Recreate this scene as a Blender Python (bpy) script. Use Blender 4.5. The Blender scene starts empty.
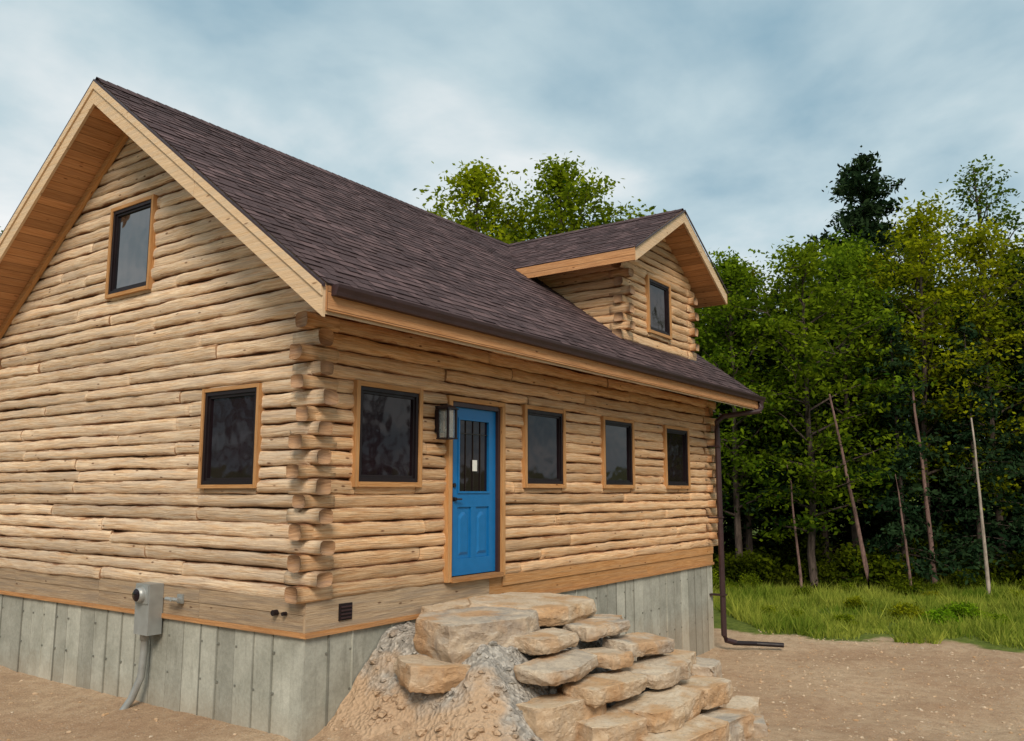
import bpy, math, random
import numpy as np
from mathutils import Vector, noise, Matrix
random.seed(7); np.random.seed(7)
SC=bpy.context.scene
def N1(x,y=0.,z=0.): return noise.noise(Vector((x,y,z)))
def smooth(a,b,x):
    t=min(1,max(0,(x-a)/(b-a))); return t*t*(3-2*t)

# ------------------------------------------------------------ materials
class NT:
    def __init__(s,name,rough=.8,spec=.3):
        m=bpy.data.materials.new(name); m.use_nodes=True; s.m=m; s.t=m.node_tree; s.n=s.t.nodes; s.l=s.t.links
        s.b=s.n['Principled BSDF']; s.b.inputs['Roughness'].default_value=rough; s.b.inputs['Specular IOR Level'].default_value=spec
    def new(s,t,**k):
        n=s.n.new(t)
        for a,b in k.items(): setattr(n,a,b)
        return n
    def put(s,sock,v):
        if hasattr(v,'is_output') : s.l.new(v,sock)
        else:
            if isinstance(v,tuple) and len(v)==3 and sock.type=='RGBA': v=v+(1,)
            sock.default_value=v
    def coord(s,kind='Object',scale=(1,1,1),loc=(0,0,0)):
        t=s.new('ShaderNodeTexCoord'); mp=s.new('ShaderNodeMapping'); mp.inputs['Scale'].default_value=scale; mp.inputs['Location'].default_value=loc
        s.l.new(t.outputs[kind],mp.inputs['Vector']); return mp.outputs[0]
    def noise(s,vec,scale=5,detail=4,rough=.55,dist=0):
        n=s.new('ShaderNodeTexNoise'); s.l.new(vec,n.inputs['Vector']); n.inputs['Scale'].default_value=scale; n.inputs['Detail'].default_value=detail
        n.inputs['Roughness'].default_value=rough; n.inputs['Distortion'].default_value=dist; return n.outputs['Fac']
    def vor(s,vec,scale=5,feature='F1'):
        n=s.new('ShaderNodeTexVoronoi',feature=feature); s.l.new(vec,n.inputs['Vector']); n.inputs['Scale'].default_value=scale; return n
    def rng(s,v,a,b,c=0.,d=1.):
        n=s.new('ShaderNodeMapRange'); s.put(n.inputs[0],v)
        for i,q in enumerate((a,b,c,d)): n.inputs[i+1].default_value=q
        return n.outputs[0]
    def math(s,op,a,b=0.):
        n=s.new('ShaderNodeMath',operation=op); s.put(n.inputs[0],a); s.put(n.inputs[1],b); return n.outputs[0]
    def mix(s,f,a,b,mode='MIX'):
        n=s.new('ShaderNodeMix',data_type='RGBA',blend_type=mode); s.put(n.inputs[0],f); s.put(n.inputs[6],a); s.put(n.inputs[7],b); return n.outputs[2]
    def attr(s,name):
        n=s.new('ShaderNodeAttribute',attribute_name=name); return n.outputs['Fac']
    def mul(s,c,f):
        v=s.new('ShaderNodeVectorMath',operation='SCALE'); s.put(v.inputs[0],c); s.put(v.inputs[3],f); return v.outputs[0]
    def sep(s,v):
        n=s.new('ShaderNodeSeparateXYZ'); s.l.new(v,n.inputs[0]); return n.outputs
    def col(s,c): s.put(s.b.inputs['Base Color'],c)
    def bump(s,h,st=.3,dist=.01):
        n=s.new('ShaderNodeBump'); n.inputs['Strength'].default_value=st; n.inputs['Distance'].default_value=dist; s.l.new(h,n.inputs['Height']); s.l.new(n.outputs[0],s.b.inputs['Normal'])

def wood(name,light,mid,dark,grey,greyamt=.5,edge=True,knot=True,planks=False,streak=.45,bst=.5):
    w=NT(name,.78,.2)
    uv=w.coord('UV')
    g=w.noise(w.coord('UV',(.75,1.9,1)),3,6,.70,.5)
    f=w.noise(w.coord('UV',(.7,5.5,1)),3,5,.68,.25)
    c=w.mix(w.rng(g,.40,.58),mid,light)
    c=w.mix(w.math('MULTIPLY',w.rng(f,.50,.64),streak),c,dark)
    big=w.noise(w.coord('UV',(.45,1.3,1)),2.2,5,.65)
    c=w.mix(w.math('MULTIPLY',w.rng(big,.46,.60),greyamt),c,grey)
    if knot:
        v=w.vor(w.coord('UV',(2.2,1.1,1)),1.3); d=w.math('ADD',v.outputs['Distance'],w.math('MULTIPLY',w.noise(uv,9,3),.12))
        c=w.mix(w.rng(d,.115,.17,.85,0),c,(dark[0]*.5,dark[1]*.42,dark[2]*.4))
    if edge:
        y=w.sep(uv)[1]; e0_=w.math('ABSOLUTE',w.math('SUBTRACT',y,.5))
        nn=w.noise(w.coord('UV',(.8,2.2,1)),2.4,6,.72,.4)
        e=w.math('ADD',e0_,w.math('MULTIPLY',w.math('SUBTRACT',nn,.5),1.5))
        c=w.mix(w.rng(e,.42,.50,0,.72),c,(dark[0]*1.15,dark[1]*1.05,dark[2]*.95))
        e2=w.math('ADD',e0_,w.math('MULTIPLY',w.math('SUBTRACT',nn,.5),.22))
        c=w.mix(w.rng(e2,.405,.48,0,.9),c,(dark[0]*.5,dark[1]*.42,dark[2]*.40))
    if planks:
        y=w.sep(uv)[1]; fr=w.math('FRACT',y); e=w.math('ABSOLUTE',w.math('SUBTRACT',fr,.5))
        pl=w.noise(w.mul(w.math('FLOOR',y),1.7),3,0)
        c=w.mul(c,w.rng(pl,.3,.7,.8,1.15))
        c=w.mix(w.rng(e,.46,.495,0,.85),c,(.05,.02,.01))
    c=w.mul(c,w.rng(w.attr('tone'),0,1,.74,1.10))
    w.col(c); w.bump(w.math('ADD',w.math('MULTIPLY',g,1.2),f),bst,.02); return w.m
M_LOG=wood('log_wood',(.86,.69,.50),(.74,.50,.30),(.30,.145,.07),(.58,.47,.37),.6,bst=.9,streak=.62)
M_LOGF=wood('log_wood_fresh',(.86,.60,.36),(.72,.41,.20),(.31,.13,.055),(.60,.44,.30),.45,bst=.9,streak=.6)
M_END=wood('log_end_grain',(.50,.30,.17),(.34,.19,.10),(.14,.08,.045),(.3,.2,.15),.5,False,False)
M_TRIM=wood('trim_board',(.62,.34,.145),(.50,.24,.085),(.3,.13,.05),(.42,.26,.14),.4,False,True)
M_FASC=wood('fascia_board',(.70,.51,.33),(.62,.43,.26),(.42,.27,.15),(.56,.45,.33),.5,False,True)
M_SOFF=wood('soffit_planks',(.62,.33,.155),(.52,.25,.105),(.26,.10,.045),(.4,.21,.11),.35,False,True,True)
M_RIM=wood('weathered_rim_board',(.48,.36,.24),(.37,.265,.17),(.18,.095,.05),(.27,.215,.165),.7,False,True)
M_SILL=wood('sill_plate',(.50,.26,.11),(.40,.19,.07),(.18,.08,.04),(.28,.17,.1),.4,False,False)

def plain(name,c,rough=.5,spec=.4,metal=0,var=.12,ns=8):
    w=NT(name,rough,spec); n=w.noise(w.coord('Object'),ns,4)
    w.col(w.mul(c,w.rng(n,.3,.7,1-var,1+var))); w.b.inputs['Metallic'].default_value=metal
    w.put(w.b.inputs['Roughness'],w.rng(n,.3,.7,max(.02,rough-.06),rough+.08)); return w.m
M_BLACK=plain('black_frame',(.012,.007,.009),.45,.3)
M_DARK=plain('dark_backing',(.05,.026,.015),.9,.1)
M_GUT=plain('brown_gutter',(.040,.020,.022),.45,.4)
M_BLUE=plain('blue_door_paint',(.006,.14,.38),.38,.4,0,.06)
M_META=plain('grey_metal',(.33,.35,.35),.45,.5,.4,.1)
M_WHITE=plain('white_paper',(.75,.75,.72),.7,.3)
M_BRASS=plain('dark_bronze',(.04,.03,.025),.35,.5,.6)
g=NT('window_glass',.03,.5); g.col((.008,.008,.012)); g.b.inputs['IOR'].default_value=2.3
nz=g.noise(g.coord('Object'),1.6,2); g.bump(nz,.2,.05); M_GLASS=g.m
g=NT('screened_glass',.05,.4); g.b.inputs['IOR'].default_value=1.42; g.col(g.mix(g.noise(g.coord('Object'),1.5,3),(.007,.004,.006),(.018,.010,.013))); g.bump(g.noise(g.coord('Object'),2,2),.2,.04); M_SCREEN=g.m
g=NT('lantern_glass',.05,.5); g.col((.8,.85,.85)); g.b.inputs['Transmission Weight'].default_value=.9; M_LGL=g.m

w=NT('asphalt_shingles',.9,.2)
t=w.attr('tone'); n=w.noise(w.coord('Object'),90,3,.7); nb=w.noise(w.coord('Object'),.7,3)
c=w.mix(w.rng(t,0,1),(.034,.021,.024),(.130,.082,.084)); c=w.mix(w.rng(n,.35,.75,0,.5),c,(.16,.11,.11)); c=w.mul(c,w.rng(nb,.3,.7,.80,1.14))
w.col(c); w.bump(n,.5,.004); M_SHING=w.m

w=NT('poured_concrete',.85,.25)
n=w.noise(w.coord('Object'),2.2,6,.65); n2=w.noise(w.coord('Object'),28,4,.7); n3=w.noise(w.coord('Object',(4,4,.5)),2.5,5,.65)
c=w.mix(w.rng(n,.3,.7),(.28,.285,.245),(.46,.465,.41)); c=w.mix(w.rng(n3,.56,.72,0,.5),c,(.19,.185,.155)); c=w.mul(c,w.rng(n2,.3,.7,.86,1.1))
z=w.sep(w.coord('Object'))[2]; zz=w.math('ADD',z,w.math('MULTIPLY',n,.5))
c=w.mix(w.rng(zz,-.95,-.45,.4,0),c,(.40,.29,.19))
c=w.mul(c,w.rng(w.attr('tone'),0,1,.45,1.12)); w.col(c); w.bump(w.math('ADD',n2,n),.35,.01); M_CONC=w.m

w=NT('field_stone',.88,.2)
oi=w.new('ShaderNodeObjectInfo'); ad=w.new('ShaderNodeVectorMath',operation='ADD'); w.l.new(w.coord('Object'),ad.inputs[0]); w.l.new(w.mul((3.,5.,7.),oi.outputs['Random']),ad.inputs[1])
v=ad.outputs[0]; n=w.noise(v,3,6,.7,.5); n2=w.noise(v,18,6,.75); n3=w.noise(v,1.8,4)
base=w.mix(w.rng(w.math('FRACT',w.math('MULTIPLY',oi.outputs['Random'],7.3)),.35,.75),(.56,.41,.26),(.36,.33,.29))
c=w.mix(w.rng(n,.38,.62),base,(.66,.56,.43)); c=w.mix(w.rng(n3,.48,.60,0,.75),c,(.52,.30,.14)); c=w.mix(w.rng(n2,.52,.68,0,.55),c,(.22,.175,.14))
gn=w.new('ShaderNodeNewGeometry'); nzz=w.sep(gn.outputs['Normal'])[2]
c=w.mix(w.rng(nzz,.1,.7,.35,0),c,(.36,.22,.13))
w.col(c); w.bump(w.math('ADD',w.math('MULTIPLY',n2,.8),n),.8,.04); M_STONE=w.m

w=NT('crushed_stone',.95,.15)
v=w.vor(w.coord('Object'),24); n=w.noise(w.coord('Object'),9,6,.7)
c=w.mix(w.rng(n,.35,.65),(.28,.26,.235),(.46,.43,.385)); sp=w.new('ShaderNodeSeparateColor'); w.l.new(v.outputs['Color'],sp.inputs[0])
c=w.mul(c,w.rng(sp.outputs[0],0,1,.66,1.25)); xx=w.sep(w.coord('Object'))[0]; dd_=w.math('ADD',w.rng(xx,.3,1.1,.40,-.1),w.noise(w.coord('Object'),1.4,4)); c=w.mix(w.rng(dd_,.52,.68,0,.9),c,(.50,.345,.22)); w.col(c); w.bump(w.math('ADD',v.outputs['Distance'],n),.8,.04); M_RUB=w.m

w=NT('dirt_ground',.95,.12)
oc=w.coord('Object'); n=w.noise(oc,.5,6,.6); n2=w.noise(oc,6,7,.7); n3=w.noise(oc,45,4,.7); vv=w.vor(oc,32)
c=w.mix(w.rng(n,.35,.65),(.47,.315,.20),(.62,.46,.31)); c=w.mix(w.rng(n2,.42,.7,0,.65),c,(.34,.21,.13)); c=w.mul(c,w.rng(n3,.25,.75,.70,1.2))
sp=w.new('ShaderNodeSeparateColor'); w.l.new(vv.outputs['Color'],sp.inputs[0])
peb=w.math('MULTIPLY',w.rng(vv.outputs['Distance'],.25,.35,1,0),w.rng(sp.outputs[0],.8,.82,0,1)); c=w.mix(w.math('MULTIPLY',peb,.6),c,(.58,.52,.44))
gm=w.attr('grass'); gm=w.math('ADD',gm,w.math('MULTIPLY',w.math('SUBTRACT',w.noise(oc,1.1,5,.7),.5),1.3)); gm=w.rng(gm,.35,.6)
gc=w.mix(w.rng(n2,.35,.65),(.075,.11,.02),(.18,.22,.045)); c=w.mix(gm,c,gc)
w.col(c); w.bump(w.math('ADD',n2,w.math('MULTIPLY',n3,.5)),.9,.06); M_GND=w.m

def leafmat(name,a,b,tr=.4):
    w=NT(name,.55,.3)
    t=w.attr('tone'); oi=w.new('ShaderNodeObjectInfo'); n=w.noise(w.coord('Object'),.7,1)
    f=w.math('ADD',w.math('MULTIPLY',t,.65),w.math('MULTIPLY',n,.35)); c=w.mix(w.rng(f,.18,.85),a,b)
    c=w.mix(1.,c,oi.outputs['Color'],'MULTIPLY')
    df=w.new('ShaderNodeBsdfDiffuse'); w.l.new(c,df.inputs[0])
    tl=w.new('ShaderNodeBsdfTranslucent'); w.l.new(w.mul(c,1.5),tl.inputs[0]); ms=w.new('ShaderNodeMixShader'); ms.inputs[0].default_value=tr
    w.l.new(df.outputs[0],ms.inputs[1]); w.l.new(tl.outputs[0],ms.inputs[2]); w.l.new(ms.outputs[0],w.n['Material Output'].inputs[0]); w.n.remove(w.b); return w.m
M_LEAF=leafmat('broad_leaves',(.016,.046,.006),(.20,.25,.012),.35)
M_NEED=leafmat('needles',(.009,.024,.011),(.040,.068,.026),.1)
M_GRASS=leafmat('grass_blades',(.10,.17,.015),(.34,.37,.06),.3)
w=NT('bark',.9,.1); n=w.noise(w.coord('Object',(6,6,1)),3,4,.7)
w.col(w.mix(w.rng(n,.35,.7),(.040,.030,.026),(.13,.10,.085))); w.bump(n,.6,.02); M_BARK=w.m
w=NT('pale_bark',.85,.15); n=w.noise(w.coord('Object',(5,5,1.5)),3,5,.7)
w.col(w.mix(w.rng(n,.35,.65),(.22,.18,.15),(.42,.35,.30))); w.bump(n,.5,.02); M_PALE=w.m
w=NT('reddish_bark',.85,.15); n=w.noise(w.coord('Object',(5,5,1.5)),3,5,.7)
w.col(w.mix(w.rng(n,.35,.65),(.10,.06,.055),(.24,.15,.13))); w.bump(n,.5,.02); M_RED=w.m

# ------------------------------------------------------------ mesh builder
class MB:
    def __init__(s): s.v=[];s.f=[];s.m=[];s.uv=[];s.t=[];s.mats=[]
    def mi(s,m):
        if m not in s.mats: s.mats.append(m)
        return s.mats.index(m)
    def face(s,idx,uv,m,t=.5):
        s.f.append(idx); s.uv+=uv; s.m.append(s.mi(m)); s.t.append(t)
    def quad(s,ps,m,t=.5,uv=None):
        b=len(s.v); s.v+=[tuple(p) for p in ps]
        if uv is None:
            P=[Vector(p) for p in ps]; e1=(P[1]-P[0]).length; e2=(P[-1]-P[0]).length
            o=N1(P[0].x*3,P[0].y*3,P[0].z*3)*5
            E1=(P[1]-P[0]).normalized() if e1>0 else Vector((1,0,0)); E2=(P[-1]-P[0]).normalized() if e2>0 else Vector((0,0,1))
            if e2>e1: E1,E2=E2,E1
            uv=[((p-P[0]).dot(E1)+o,(p-P[0]).dot(E2)/.165+o) for p in P]
        s.face(tuple(range(b,b+len(ps))),list(uv),m,t)
    def hexa(s,c,m,t=.5):
        for q in ((0,3,2,1),(4,5,6,7),(0,1,5,4),(1,2,6,5),(2,3,7,6),(3,0,4,7)): s.quad([c[i] for i in q],m,t)
    def box(s,a,b,m,t=.5):
        x0,y0,z0=a;x1,y1,z1=b
        s.hexa([(x0,y0,z0),(x1,y0,z0),(x1,y1,z0),(x0,y1,z0),(x0,y0,z1),(x1,y0,z1),(x1,y1,z1),(x0,y1,z1)],m,t)
    def board(s,p0,p1,up,th,m,t=.5):
        p0,p1,up,th=map(Vector,(p0,p1,up,th))
        s.hexa([p0,p1,p1+th,p0+th,p0+up,p1+up,p1+th+up,p0+th+up],m,t)
    def build(s,name,parent=None,smooth=False,bevel=0,loc=None):
        me=bpy.data.meshes.new(name); me.from_pydata(s.v,[],s.f)
        for m in s.mats: me.materials.append(m)
        me.polygons.foreach_set('material_index',s.m)
        u=me.uv_layers.new(name='UVMap'); u.data.foreach_set('uv',[c for p in s.uv for c in p])
        a=me.attributes.new('tone','FLOAT','FACE'); a.data.foreach_set('value',s.t)
        if smooth: me.polygons.foreach_set('use_smooth',[True]*len(s.f))
        me.update(); o=bpy.data.objects.new(name,me); SC.collection.objects.link(o)
        if bevel:
            b=o.modifiers.new('bevel','BEVEL'); b.width=bevel; b.segments=2; b.limit_method='ANGLE'
        if parent: o.parent=parent
        return o
def empty(name,loc=(0,0,0)):
    e=bpy.data.objects.new(name,None); e.empty_display_size=.3; e.location=loc; SC.collection.objects.link(e); return e
def tube(M,pts,rad,m,n=8,t=.5,cap=True):
    pts=[Vector(p) for p in pts]; rings=[]
    for i,p in enumerate(pts):
        d=(pts[min(i+1,len(pts)-1)]-pts[max(i-1,0)]).normalized()
        a=d.cross(Vector((0,0,1)));
        if a.length<.1: a=d.cross(Vector((0,1,0)))
        a.normalize(); b=d.cross(a); r=rad[i] if isinstance(rad,(list,tuple)) else rad
        base=len(M.v); M.v+=[tuple(p+a*math.cos(k*2*math.pi/n)*r+b*math.sin(k*2*math.pi/n)*r) for k in range(n)]; rings.append(base)
    for i in range(len(rings)-1):
        for k in range(n):
            k2=(k+1)%n; M.face((rings[i]+k,rings[i]+k2,rings[i+1]+k2,rings[i+1]+k),[(i,k/n),(i,(k+1)/n),(i+1,(k+1)/n),(i+1,k/n)],m,t)
    if cap:
        for r in (rings[0],rings[-1]): M.face(tuple(range(r,r+n)),[(.5+.5*math.cos(k*6.283/n),.5+.5*math.sin(k*6.283/n)) for k in range(n)],m,t)

# ------------------------------------------------------------ log walls
COURSE=.165; seedc=[0]
Z0=.33
CZ=[Z0]
while CZ[-1]<7: CZ.append(CZ[-1]+random.uniform(.14,.18))
def log_piece(M,axis,sign,fixed,a0,a1,z0,z1,mat,depth=.07):
    if a1-a0<.02 or z1-z0<.015: return
    seedc[0]+=1; sd=seedc[0]*1.37; tone=min(1,max(0,random.gauss(.6,.3)))
    n=max(2,int((a1-a0)/.08)); prof=[-1,-.93,-.78,-.45,0,.45,.78,.93,1]; dp=depth*random.uniform(.75,1.15); h=z1-z0; k=min(1,h/COURSE)
    flat=random.uniform(2.4,4.8); base=len(M.v); tl=random.uniform(-.016,.016); tw=random.uniform(-.25,.25)
    for i in range(n+1):
        a=a0+(a1-a0)*i/n; zt=z1+(.004+N1(a*.7,sd)*.024+N1(a*2.9,sd,3)*.013+N1(a*9,sd,13)*.006)*k+tl*(i/n-.5); zb=z0-(.004-N1(a*.7,sd+50)*.024-N1(a*2.9,sd,9)*.013-N1(a*9,sd,14)*.006)*k
        if zt-zb<.3*h: zt=(zt+zb)/2+.15*h; zb=zt-.3*h
        d=dp*(1+.35*N1(a*.8,sd,20)+.20*N1(a*3,sd,25))
        if (i==0 or i==n): d*=.8
        for s in prof:
            o=d*max(0,1-abs(s)**flat)**.55*(1+tw*s)+N1(a*2.6,sd+s*1.1,30)*.012+N1(a*8,sd+s*3,31)*.005
            z=(zt+zb)/2+(zt-zb)/2*s; q=fixed+sign*o
            M.v.append((a,q,z) if axis=='x' else (q,a,z))
    P=len(prof); uo=sd*3.1
    for i in range(n):
        for j in range(P-1):
            b=base+i*P+j; u0=a0+(a1-a0)*i/n+uo; u1=a0+(a1-a0)*(i+1)/n+uo; v0=(prof[j]+1)/2; v1=(prof[j+1]+1)/2
            M.face((b,b+P,b+P+1,b+1),[(u0,v0),(u1,v0),(u1,v1),(u0,v1)],mat,tone)
    for i in (0,n):
        b=base+i*P; M.face(tuple(range(b,b+P)),[(0.3,(prof[j]+1)/2) for j in range(P)],M_END,.4)
def stub(M,axis,c,a0,a1,half,z0,z1,tone,mat=None):
    n=16; seg=4; base=len(M.v); sd=random.uniform(0,100); h=(z1-z0)/2*random.uniform(.94,1.03); zc=(z0+z1)/2; ep=random.uniform(.4,.6); half*=random.uniform(.92,1.05)
    for i in range(seg+1):
        a=a0+(a1-a0)*i/seg
        for k in range(n):
            th=k*2*math.pi/n; cx=math.copysign(abs(math.cos(th))**ep,math.cos(th)); cz=math.copysign(abs(math.sin(th))**ep,math.sin(th))
            r=1+.12*N1(cx*1.2+sd,cz*1.2,a*2.5)
            w=half*cx*r; z=zc+h*cz*r
            aa=a+.012*N1(cx+sd,cz,5)
            M.v.append((aa,c+w,z) if axis=='x' else (c+w,aa,z))
    for i in range(seg):
        for k in range(n):
            k2=(k+1)%n; b=base+i*n; u0=sd+(a1-a0)*i/seg; u1=sd+(a1-a0)*(i+1)/seg
            # v runs bottom->top on either face so the bark edge falls on the seams
            va=.5+.46*math.copysign(abs(math.sin(k*2*math.pi/n))**ep,math.sin(k*2*math.pi/n)); vb=.5+.46*math.copysign(abs(math.sin(k2*2*math.pi/n))**ep,math.sin(k2*2*math.pi/n))
            M.face((b+k,b+k2,b+n+k2,b+n+k),[(u0,va),(u0,vb),(u1,vb),(u1,va)],mat or M_LOGF,tone)
    for i in (0,seg):
        b=base+i*n; M.face(tuple(range(b,b+n)),[(sd+.1*math.cos(k*6.283/n),.5+.5*math.sin(k*6.283/n)) for k in range(n)],M_END,random.uniform(.3,1))
def log_wall(M,axis,sign,fixed,zstart,zend,rangef,openings,mat,depth=.07):
    cz=[z for z in CZ if z<zend-.02]
    if zstart>Z0+.01: cz=[zstart]+[z for z in cz if z>zstart+.05]
    cz.append(zend)
    for i in range(len(cz)-1):
        z,z1=cz[i],cz[i+1]; r=rangef(z,z1,i)
        if r and r[1]-r[0]>.05:
            cuts=[r[0]]; a=r[0]+random.uniform(1.2,4.8)
            while a<r[1]-.9: cuts.append(a); a+=random.uniform(2.6,5.6)
            cuts.append(r[1])
            for c0,c1 in zip(cuts[:-1],cuts[1:]):
                c0+=.002;c1-=.002; segs=[(c0,c1,z,z1)]
                for (oa,ob,oz0,oz1) in openings:
                    ns=[]
                    for (s0,s1,q0,q1) in segs:
                        if s1<=oa or s0>=ob or q1<=oz0 or q0>=oz1: ns.append((s0,s1,q0,q1)); continue
                        if s0<oa: ns.append((s0,oa,q0,q1))
                        if s1>ob: ns.append((ob,s1,q0,q1))
                        m0,m1=max(s0,oa),min(s1,ob)
                        if q1>oz1: ns.append((m0,m1,oz1,q1))
                        if q0<oz0: ns.append((m0,m1,q0,oz0))
                    segs=ns
                for s_ in segs: log_piece(M,axis,sign,fixed,*s_,mat,depth)

L=10.45; W=7.26; YC=3.63; ZR=6.69; SL=.75; EV=.8; X0=-.6; X1=11.35
def roof_top(y): return ZR-SL*abs(y-YC)
cabin=empty('log_cabin')
front_open=[(.6,1.57,1.53,2.57),(2.17,3.21,.33,2.52),(3.82,4.78,1.53,2.57),(6.04,7.0,1.53,2.57),(8.34,9.3,1.53,2.57)]
left_open=[(.83,1.77,1.50,2.55),(3.1,4.02,4.0,5.15)]
M=MB(); log_wall(M,'x',-1,.03,Z0,3.6,lambda z,z1,i:((.0,L) ),front_open,M_LOGF); M.build('front_log_wall',cabin,True)
def lr(z,z1,i):
    hw=(ZR-.30-z)/SL; return (max(0.,YC-hw),min(W,YC+hw))
M=MB(); log_wall(M,'y',-1,.03,Z0,6.4,lr,left_open,M_LOG); M.build('gable_log_wall',cabin,True)
M=MB(); log_wall(M,'y',1,L-.03,Z0,6.4,lr,[],M_LOG); M.build('far_gable_log_wall',cabin,True)
M=MB(); log_wall(M,'x',1,W-.03,Z0,3.6,lambda z,z1,i:(0.,L),[],M_LOG); M.build('rear_log_wall',cabin,True)
M=MB()
for i in range(len(CZ)-1):
    z,z1=CZ[i],CZ[i+1]
    if z>3.4: break
    t=random.uniform(.3,1); ex=random.uniform(.10,.22)
    if i%2==0:
        stub(M,'x',.055,-ex,.3,.100,z,z1,t); stub(M,'x',.055,L-.3,L+ex+.26,.100,z,z1,t); stub(M,'x',W-.05,-ex,.3,.105,z,z1,t,M_LOG); stub(M,'x',W-.05,L-.3,L+ex,.105,z,z1,t)
    else:
        stub(M,'y',.055,-ex,.3,.100,z,z1,t,M_LOG); stub(M,'y',L-.055,-ex,.3,.100,z,z1,t); stub(M,'y',.05,W-.3,W+ex,.105,z,z1,t); stub(M,'y',L-.05,W-.3,W+ex,.105,z,z1,t)
M.build('corner_log_ends',cabin,True)
M=MB(); e=.026
M.box((e,e,.0),(L-e,W-e,3.5),M_DARK)
M.hexa([(e,e+.02,3.5),(L-e,e+.02,3.5),(L-e,W-e-.02,3.5),(e,W-e-.02,3.5),(e,YC-.1,6.25),(L-e,YC-.1,6.25),(L-e,YC+.1,6.25),(e,YC+.1,6.25)],M_DARK)
M.build('wall_core',cabin)
M=MB()
def run(a,b,lo,hi):
    out=[a]; 
    while out[-1]<b-hi: out.append(out[-1]+random.uniform(lo,hi))
    out.append(b); return out
c=run(-.02,L+.02,1.8,3.2)
for a,b in zip(c[:-1],c[1:]):
    if a<2.15: M.box((a+.002,-.012,.03),(b-.002,.024,.345),M_RIM,random.uniform(.7,1))
    else: M.box((a+.002,-.012,.03),(b-.002,.024,.345),M_TRIM,random.uniform(.35,.6))
M.box((3.3,-.03,.20),(L+.015,-.0125,.34),M_TRIM,.62)
c=run(-.008,W,1.4,2.8)
for k,(a,b) in enumerate(zip(c[:-1],c[1:])):
    M.box((-.012,a+.002,.03),(.024,b-.002,.20),M_RIM,random.uniform(.3,.7)); M.box((-.022,a+.002,.202),(.024,b-.002,.345),M_RIM,random.uniform(.3,.8))
M.box((L-.05,0,.03),(L+.012,W,.34),M_RIM,.6); M.box((0,W-.05,.03),(L,W+.012,.34),M_RIM,.6)
M.build('rim_boards',cabin,bevel=.004)
M=MB(); M.box((-.035,-.035,-.02),(L+.03,.05,.029),M_SILL,1.); M.box((-.035,.052,-.02),(.05,W+.03,.029),M_SILL,.9); M.box((L-.05,.052,-.015),(L+.03,W+.03,.029),M_SILL,.7);M.box((.052,W-.05,-.015),(L-.052,W+.03,.029),M_SILL,.7)
M.build('sill_plate',cabin,bevel=.004)
M=MB()
def fnd(axis,fixed,sgn,a0,a1):
    a=a0
    def bx(A,B,f,z0,z1,t):
        inn=fixed-sgn*.2
        if axis=='x': M.box((A,min(f,inn),z0),(B,max(f,inn),z1),M_CONC,t)
        else: M.box((min(f,inn),A,z0),(max(f,inn),B,z1),M_CONC,t)
    while a<a1-.05:
        b=min(a1,a+random.choice((.29,.3,.31,.33,.6))); f=fixed+sgn*random.uniform(-.004,.006); t=random.uniform(.45,1.)
        bx(a+.004,b-.008,f,-2.6,-.022,t)
        bx(b-.0075,b+.0035,fixed-sgn*.016,-2.6,-.024,.0)
        if random.random()<.6: bx(b-.026,b-.0081,fixed+sgn*random.uniform(.010,.016),-2.6,-.023,random.choice((.1,.3,1.)))
        for zt in (-.22,-.62,-1.05):
            if random.random()<.7: bx(b-.055,b-.027,fixed+sgn*.009,zt,zt+.022,.0)
        a=b
fnd('x',.012,-1,-.0,L-.01); fnd('y',.012,-1,.22,W); fnd('y',L-.012,1,.22,W-.01); fnd('x',W-.012,1,.22,L-.22)
M.box((.010,.0145,-2.6),(.21,.22,-.023),M_CONC,.7)
M.build('concrete_foundation',cabin,bevel=.003)

# ------------------------------------------------------------ roof
def shingle_slope(M,P0,U,ul,V,vl,Nn,row=.14):
    P0,U,V,Nn=map(Vector,(P0,U,V,Nn)); s=0.
    while s<vl-.01:
        s1=min(s+row,vl); a=-random.uniform(0,.25)
        lift=.010
        base=[P0+V*s+Nn*lift,P0+U*ul+V*s+Nn*lift,P0+U*ul+V*s1+Nn*.003,P0+V*s1+Nn*.003]
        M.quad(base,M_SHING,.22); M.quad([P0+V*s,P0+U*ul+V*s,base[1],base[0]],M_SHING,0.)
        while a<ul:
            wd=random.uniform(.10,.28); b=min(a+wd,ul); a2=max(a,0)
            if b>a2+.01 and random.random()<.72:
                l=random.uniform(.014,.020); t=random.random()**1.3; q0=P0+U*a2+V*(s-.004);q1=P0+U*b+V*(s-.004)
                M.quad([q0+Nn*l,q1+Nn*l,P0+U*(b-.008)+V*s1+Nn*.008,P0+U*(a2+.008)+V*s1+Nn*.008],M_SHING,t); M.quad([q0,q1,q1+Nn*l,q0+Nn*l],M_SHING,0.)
            a+=wd
        s=s1
TH=.30; eL=math.hypot(1,SL)
M=MB(); zev=roof_top(-EV)
ln=(YC+EV)*eL
shingle_slope(M,(X0-.02,-EV-.03,zev-.0225),(1,0,0),X1-X0+.04,(0,1/eL,SL/eL),ln+.04,(0,-SL/eL,1/eL))
shingle_slope(M,(X1+.02,W+EV+.03,zev-.0225),(-1,0,0),X1-X0+.04,(0,-1/eL,SL/eL),ln+.04,(0,SL/eL,1/eL))
a=X0-.02
while a<X1:
    for sg in (1,-1):
        M.quad([(a,YC,ZR+.045),(a+.3,YC,ZR+.03),(a+.3,YC-sg*.14,ZR+.02-.105),(a,YC-sg*.14,ZR+.03-.105)],M_SHING,random.random()*.6)
    a+=.14
M.build('shingle_roof',cabin)
M=MB()
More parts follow.
